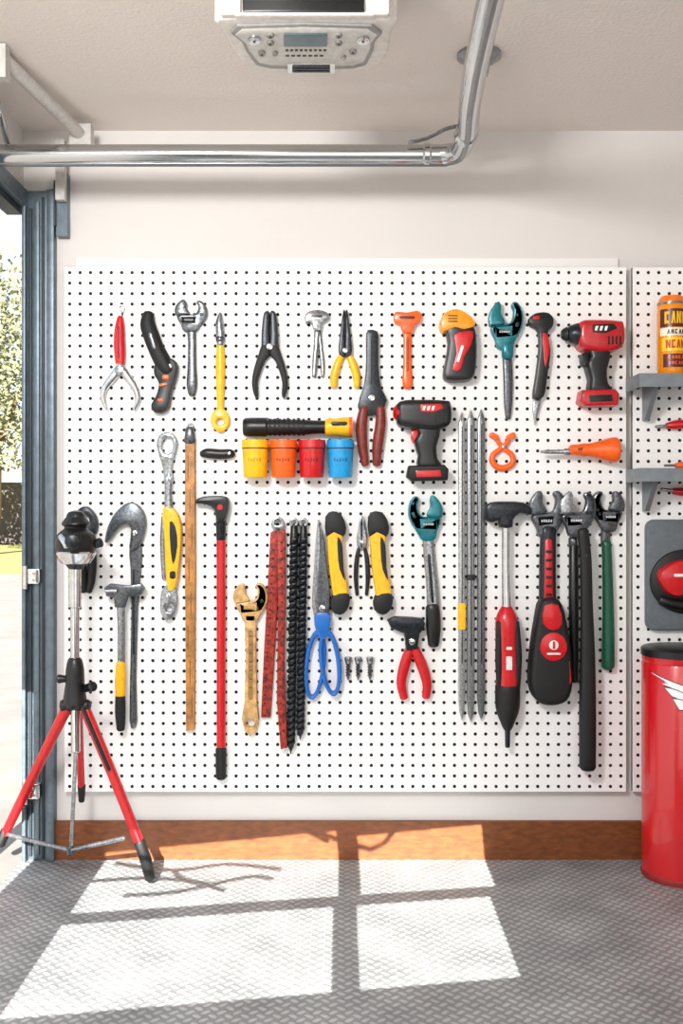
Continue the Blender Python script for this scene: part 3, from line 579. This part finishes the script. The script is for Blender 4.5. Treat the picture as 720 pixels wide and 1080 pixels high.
gl=[[(0,0),(4,0),(4,1.6),(1.6,1.6),(1.6,5),(4,5),(4,6.6),(0,6.6)],[(0,6.6),(1.6,0),(3.2,0),(4.6,6.6),(3.2,6.6),(2.4,3),(1.6,6.6)],[(0,0),(1.5,0),(3,4),(3,0),(4.4,0),(4.4,6.6),(3,6.6),(1.4,2.6),(1.4,6.6),(0,6.6)]]
def glyphs(m,x0,y0,n,st,sx,sy,k,lab): t.p('lettering',m,*[pl([(x0+st*j+x*sx,cz-y0+y*sy) for x,y in gl[(j+k)%3]],.5,.9,0) for j in range(n)],T=TC,label=lab,sub=b)
glyphs(YEL,697,66,4,5.6,1,1.9,0,'yellow lettering on dark band'); glyphs(DLB,699,47.5,5,3.8,.6,.75,1,'small dark lettering'); glyphs(M('#c2400c',.5),698,36.5,4,5,.9,1.3,2,'rust-coloured lettering')
glyphs(ORANGE,700,20,5,3.4,.5,.5,0,'fine orange print'); glyphs(ORANGE,700,14,5,3.4,.5,.5,1,'fine orange print')
t=Thing('screwdriver','slim red screwdriver lying across the pegboard','screwdriver',(705,449,0))
t.p('shaft',STEEL,tb([(691,450,1.4),(704,449,1.6)],sm=0,w=4)); t.p('handle',RED,tb([(703,449,4,3),(712,448,5,5),(735,446,5,5)],sm=1))
t=Thing('screwdriver','red screwdriver resting below the lower steel shelf','screwdriver',(715,518,0))
t.p('shaft',STEEL,tb([(697,516,1.6),(712,518,1.8)],sm=0,w=4)); t.p('handle',RED,tb([(710,518,5,3.4),(722,519,5,5),(745,521,5,5)],sm=1))
zs2=ZC+(540-498)*S*.985+.008
FC2=mk(-.1); cz2=540-(zs2-ZC)/(S*(D-.1)/D)
t=Thing('hand_tool','small orange-handled tool lying on the lower shelf','hand tool',(716,cz2-3,0),FC2)
t.p('handle',ORANGE,lt((712,cz2-4,0),'u',[(0,0),(0,2.5),(6,4),(26,4),(26,0)],14)); t.p('shaft',STEEL,lt((700,cz2-4,0),'u',[(0,0),(0,1.2),(12,1.4),(12,0)],10))
# case
t=Thing('tool_case','grey rounded tool holder with black and red round tool','tool holder',(735,665,0))
t.p('panel',M('#5f666c',.5),pl(rr(681,548,800,665,9),0,8,2,seg=3)); t.p('recess',BLACK,pl(el(722,613,38,34,36),7,12,2)); t.p('tool_body',RED,pl([(690,605),(700,595),(715,590),(740,592),(745,606),(725,618),(710,628),(697,622)],11,26,4,sm=3)); t.p('tool_handle',BLACK,tb([(694,632,14,5),(715,638,14,6),(745,632,14,6)],sm=2),label='black rubber grip'); t.p('badge',WHITE,pl(rr(704,604,716,607,1),25.6,26.6,.2))
# red cylinder
RC=.128; CX=1.098; CY=-.163; H=ZC-142*S*.955
t=Thing('red_canister','tall glossy red canister with black lid and white wing mark','canister',(CX,CY,0),ID)
def lw(prof): 
    g=lt((0,0,0),'w',prof,64); return ([Vector((CX+v.x,CY+v.y,v.z)) for v in g[0]],g[1])
b=t.p('body',M('#c90c15',.28,0,.04,8,coat=.6),lw([(0,0),(0,RC-.012),(.01,RC),(H-.05,RC),(H-.045,RC-.003),(H-.04,RC),(H-.02,RC-.001),(H-.02,0)]))
t.p('lid',BLACK,lw([(H-.026,RC),(H-.026,RC+.003),(H-.005,RC+.003),(H,RC-.003),(H+.003,RC-.03),(H+.003,0)]))
t.p('base_ring',DRED,lw([(.001,RC-.01),(.001,RC+.002),(.012,RC+.003),(.02,RC+.0005)]))
kk=(D-.27)/D
def TL(u,v,w):
    x=(u-360)*S*kk; xx=x-CX; return (x,CY-math.sqrt(max(1e-5,(RC+.0006)**2-xx*xx))-w*.001,ZC+(540-v)*S*kk)
def strip(a,b,w,n=10,g=0):
    A=cat([p for p in a],n,False);B=cat([p for p in b],n,False)
    if g:
        A=[(x-(g if i==0 else 0),y-g) for i,(x,y) in enumerate(A)]; B=[(x-(g*.3 if i==0 else 0),y+g) for i,(x,y) in enumerate(B)]
    V=[Vector((x,y,w)) for x,y in A+B]; L=len(A)
    return V,[(i,i+1,L+i+1,L+i) for i in range(L-1)]
WG=[([(692,712),(705,718),(734,728)],[(701,723),(711,727),(734,741)]),([(702,726),(713,728),(734,738)],[(708,734),(717,738),(734,748)]),([(709,737),(718,738),(734,745)],[(715,748),(721,748),(734,754)])]
for i,(a,c) in enumerate(WG):
    t.p('logo_outline',BLACK,strip(a,c,.1+.35*i,g=.9),T=TL,sub=b)
    t.p('wing_logo',M('#f8f8f8',.4,0,.01),strip(a,c,.3+.35*i),T=TL,label='white wing-shaped emblem feather',sub=b)
# ---------------------------------------------------------------- tripod
def W3(u,v,d): return ((u-360)*S*d/D, d-D, ZC+(540-v)*S*d/D)
def tube3(L,**k): return tb([(*W3(u,v,d),r*S) for u,v,d,r in L],**k)
t=Thing('tripod','red and black camera tripod with silver centre column','tripod',(*W3(78,905,3.3)[:2],0),ID)
dc=3.27
t.p('centre_column',CHROME,tube3([(79,598,dc,6.2),(79,640,dc,6.2),(79,641,dc,4.6),(79,700,dc,4.6),(80,792,dc,4.5)],sm=0))
hd=t.p('head',BLACK,tube3([(80,549,dc,12),(80,553,dc,14),(80,557,dc,11),(80,564,dc,18),(80,575,dc,20.5),(80,586,dc,17),(80,597,dc,9)],sm=3))
t.p('head_ring',CHROME,tube3([(80,583,dc,20),(80,588,dc,18)],sm=0),sub=hd); t.p('side_knob',CHROME,tube3([(65,566,dc-.04,4),(72,575,dc-.06,5)],sm=0),sub=hd); t.p('lens_knob',GUN,tube3([(79,570,dc,7),(77,571,dc-.075,8)],sm=0),sub=hd); t.p('side_knob',GUN,tube3([(98,575,dc,4),(106,572,dc,5)],sm=0),sub=hd)
t.p('quick_plate',GUN,tube3([(80,543,dc,9),(80,548,dc,10)],sm=0))
hb=t.p('hub',BLACK,tube3([(79,696,dc,7),(79,706,dc,9),(79,722,dc,9.5),(79,742,dc,12)],sm=2),tube3([(66,744,dc,6),(93,744,dc,6)],sm=0))
t.ps('clamp_knob',BLACK,tube3([(62,716,dc,4.5),(72,716,dc,3)],sm=0),tube3([(90,726,dc,4),(98,724,dc-.03,5)],sm=0),sub=hb)
LA=[(72,744,dc,5),(40,808,3.35,4.6),(5,880,3.42,4.2)]; LB=[(88,744,dc,5),(118,815,3.26,4.6),(149,893,3.22,4.3)]
la=t.p('leg',RED,tube3(LA,sm=1,sq=3)); lb=t.p('leg',RED,tube3(LB,sm=1,sq=3)); lc=t.p('leg',RED,tube3([(82,744,dc+.04,4.4),(86,832,3.36,3.6)],sm=1),label='short folded red rear leg')
t.ps('leg_brace',BLACK,tube3([(75,740,dc-.015,2),(42,804,3.335,2)],sm=0),tube3([(86,744,dc-.015,2),(115,812,3.24,2)],sm=0))
t.p('foot',RUB,tube3([(6,876,3.42,5),(0,890,3.42,5.5)],sm=0),sub=la)
fx=(158,540+365*D/3.24,3.24)
t.p('foot',RUB,tube3([(147,888,3.22,5.6),(154,908,3.23,5.8),(fx[0],fx[1]-8,fx[2],5)],sm=0),sub=lb); t.p('foot',RUB,tube3([(86,828,3.36,4.2),(86,845,3.36,3)],sm=0),sub=lc)
t.ps('spreader',STEEL,tube3([(8,880,3.40,2.2),(74,897,3.31,2.2)],sm=0),tube3([(74,897,3.31,2.2),(131,884,3.24,2.2)],sm=0),tube3([(80,792,dc,2.0),(75,893,3.31,2.0)],sm=0)); t.p('spreader_joint',DSTEEL,tube3([(74,893,3.31,3.4),(74,901,3.31,3.4)],sm=0))
# ---------------------------------------------------------------- ceiling rail + opener
zr=2.271; yr=-.3
t=Thing('door_track','galvanised steel overhead garage door track with bend','door track',(.3,yr,zr),ID)
R_=.030
pp=[(-1.062,yr,zr,R_),(-.4,yr,zr,R_),(.26,yr,zr,R_),(.315,yr-.003,zr,R_),(.348,yr-.022,zr,R_),(.364,yr-.06,zr,R_),(.364,yr-.2,zr,R_),(.34,-.8,zr,R_),(.317,-1.4,zr,R_),(.25,-3.9,zr,R_)]
r1=t.p('rail',GALV,tb(pp,sm=5,n=32)); t.p('lower_lip',M('#7b7e81',.3,.8,.05),tb([(a,b_+.001,c-.028,.009) for a,b_,c,r in pp],sm=5,n=12))
t.ps('coupling',GALV,tb([(.255,yr,zr,.034),(.27,yr,zr,.034)],sm=0,n=24),tb([(.3635,yr-.16,zr,.035),(.363,yr-.18,zr,.035)],sm=0,n=24),sub=r1)
t.p('clip',STEEL,tb([(*W3(432,150,3.15),.010),(*W3(450,146,3.15),.009),(*W3(470,136,3.15),.010),(*W3(485,133,3.15),.010)],sm=2,flat=.6))
FM=M('#8d9193',.3,.6)
t.p('ceiling_flange',FM,lt((.386,-.588,ZT),'w',[(0,.062),(-.01,.062),(-.016,.05),(-.022,.045),(-.03,.03),(-.06,.026),(-.06,0)],32)); t.p('hanger',FM,box((.36,-.6,zr+.02),(.385,-.575,ZT-.03)))
t=Thing('track_bracket','pale steel ceiling brace with wall plate for the track','bracket',(-.9,-.3,2.41),ID)
PG=M('#c0bdb8',.45,.2)
t.p('brace_bar',PG,tb([(-.94,-.62,2.428,.02),(-.85,-.1,2.40,.02)],sm=0)); t.ps('end_plate',PG,box((-1.06,-.66,2.36),(-.92,-.62,2.452)),box((-1.0,-.72,2.27),(-.98,-.62,2.45)),box((-.885,-.13,2.34),(-.815,-.08,2.43)))
t.p('strut',GALV,tb([(-1.05,-.24,2.33,.010),(-.985,-.62,2.42,.010)],sm=0)); t.p('wall_plate',SLATE,box((-.952,-.04,2.09),(-.915,-.001,2.30))); t.p('wall_plate_edge',DK,box((-.956,-.055,2.12),(-.95,-.04,2.27)))
t.p('drop_strap',PG,box((-.945,-.075,2.2),(-.915,-.045,2.40)))
# opener
ZU=2.309
def FU(u,v,w):
    dd=(ZU-ZC)*D/((540-v)*S); return ((u-360)*S*dd/D, dd-D, ZU-w*.0025)
CASE=M('#dbd6d0',.4); SIL=M('#8f8e8b',.4,.1)
t=Thing('garage_door_opener','off-white ceiling-mounted garage opener with control panel','garage door opener',(320,45,-58),FU)
body=[(232,20),(320,19),(411,20),(412,36),(409,55),(401,68),(385,76),(320,78),(275,76),(258,68),(246,52),(237,36)]
hs=t.p('housing',CASE,pl(body,-57.5,0,2.5,sm=3,seg=3))
cp=t.p('control_panel',SIL,pl([(250,25),(392,25),(395,42),(389,60),(373,70),(285,70),(266,61),(255,42)],-.5,3,.8,sm=2,seg=1))
t.p('panel_inset',M('#cdcac5',.4),pl([(255,27),(387,27),(391,42),(386,57),(371,66),(287,66),(269,58),(259,42)],2.4,3.6,.5,sm=2,seg=1),sub=cp)
t.p('display',M('#4f646c',.2,0,.1),pl(rr(299,31,345,44,1.5),3,5.4,.6),sub=cp)
for a,b_,ru,rv in ((268,38,7,5),(383,38,7,5),(285,33,4,2.6),(285,41,4,2.6),(357,33,4,2.6),(357,41,4,2.6),(372,50,4,3),(276,52,4,3),(290,52,3,2.4),(362,56,3,2.4)):
    bt=t.p('button',SIL if ru<6 else GALV,pl(el(a,b_,ru,rv,18),2.9,5.5,.8),sub=cp)
t.p('button_marks',BLACK,*[pl(el(a,b_,1.3,.8,8),5.2,6,0) for a,b_ in ((268,38),(383,38),(285,33),(285,41),(357,33),(357,41),(372,50),(276,52))],*[pl(rr(301+5*i,48,304+5*i,50,.3),3.4,4.1,0) for i in range(9)],*[pl(rr(301+6*i,54,305+6*i,55.5,.3),3.4,4.1,0) for i in range(7)],sub=cp)
lv=t.p('lamp_vent',GALV,pl(rr(303,63,353,74,1),-.2,3.9,.6)); t.p('vent_slots',GUN,*[pl(rr(308,65+2.8*i,348,66.3+2.8*i,.4),3.7,4.7,0) for i in range(3)],sub=lv)
yf=(ZU-ZC)*D/((540-19)*S)-D-.001
FF=mk(yf,yf)
gr=t.p('front_grille',BLACK,pl(rr(256,-24,384,15,3),0,3,.5),T=FF); t.p('grille_bar',SIL,*[pl(rr(258,-10+11*i,382,-9+11*i,.4),2.5,5,.2) for i in range(2)],T=FF,sub=gr); t.p('front_lip',CASE,pl(rr(248,15.5,394,19,1),0,4,1),T=FF); t.ps('front_cheek',CASE,pl(rr(232,-60,254,18,3),0,4,1),pl(rr(386,-60,410,18,3),0,4,1),T=FF)
# ---------------------------------------------------------------- camera / light
cam=bpy.data.cameras.new('camera'); co=bpy.data.objects.new('camera',cam); COL.objects.link(co)
co.location=(0,-D,ZC); co.rotation_euler=(math.pi/2,0,0); cam.sensor_fit='VERTICAL'; cam.sensor_height=36; cam.lens=36*D/(1080*S); cam.clip_end=500
sc.camera=co
def light(kind,name,loc,direc,energy,color,**k):
    l=bpy.data.lights.new(name,kind); l.energy=energy; l.color=color
    for a,b in k.items(): setattr(l,a,b)
    o=bpy.data.objects.new(name,l); COL.objects.link(o); o.location=loc; o.rotation_euler=Vector(direc).to_track_quat('-Z','Y').to_euler(); return o
light('SUN','sun',(0,-10,8),(SX,1,-TA),24,(1,.965,.91),angle=.002)
light('AREA','added_key_light',(-.8,-2.6,2.3),(.3,1,-.42),56,(1,.985,.965),size=.4)  # added key light without a fitting, gives the tools their shadows
light('AREA','added_fill_light',(.5,-3.2,1.5),(0,1,.25),19,(1,.985,.965),size=2)  # added broad fill behind the board view, no real fixture hangs here
w=bpy.data.worlds.new('world'); sc.world=w; w.use_nodes=True; nt=w.node_tree
sk=nt.nodes.new('ShaderNodeTexSky'); sk.sky_type='NISHITA'; sk.sun_disc=False; sk.sun_elevation=math.radians(35); sk.sun_rotation=math.radians(180)
mx=nt.nodes.new('ShaderNodeMixRGB'); mx.inputs['Fac'].default_value=.75; mx.inputs['Color2'].default_value=(3.2,3.3,3.4,1)
nt.links.new(sk.outputs['Color'],mx.inputs['Color1']); nt.links.new(mx.outputs['Color'],nt.nodes['Background'].inputs['Color']); nt.nodes['Background'].inputs['Strength'].default_value=.34
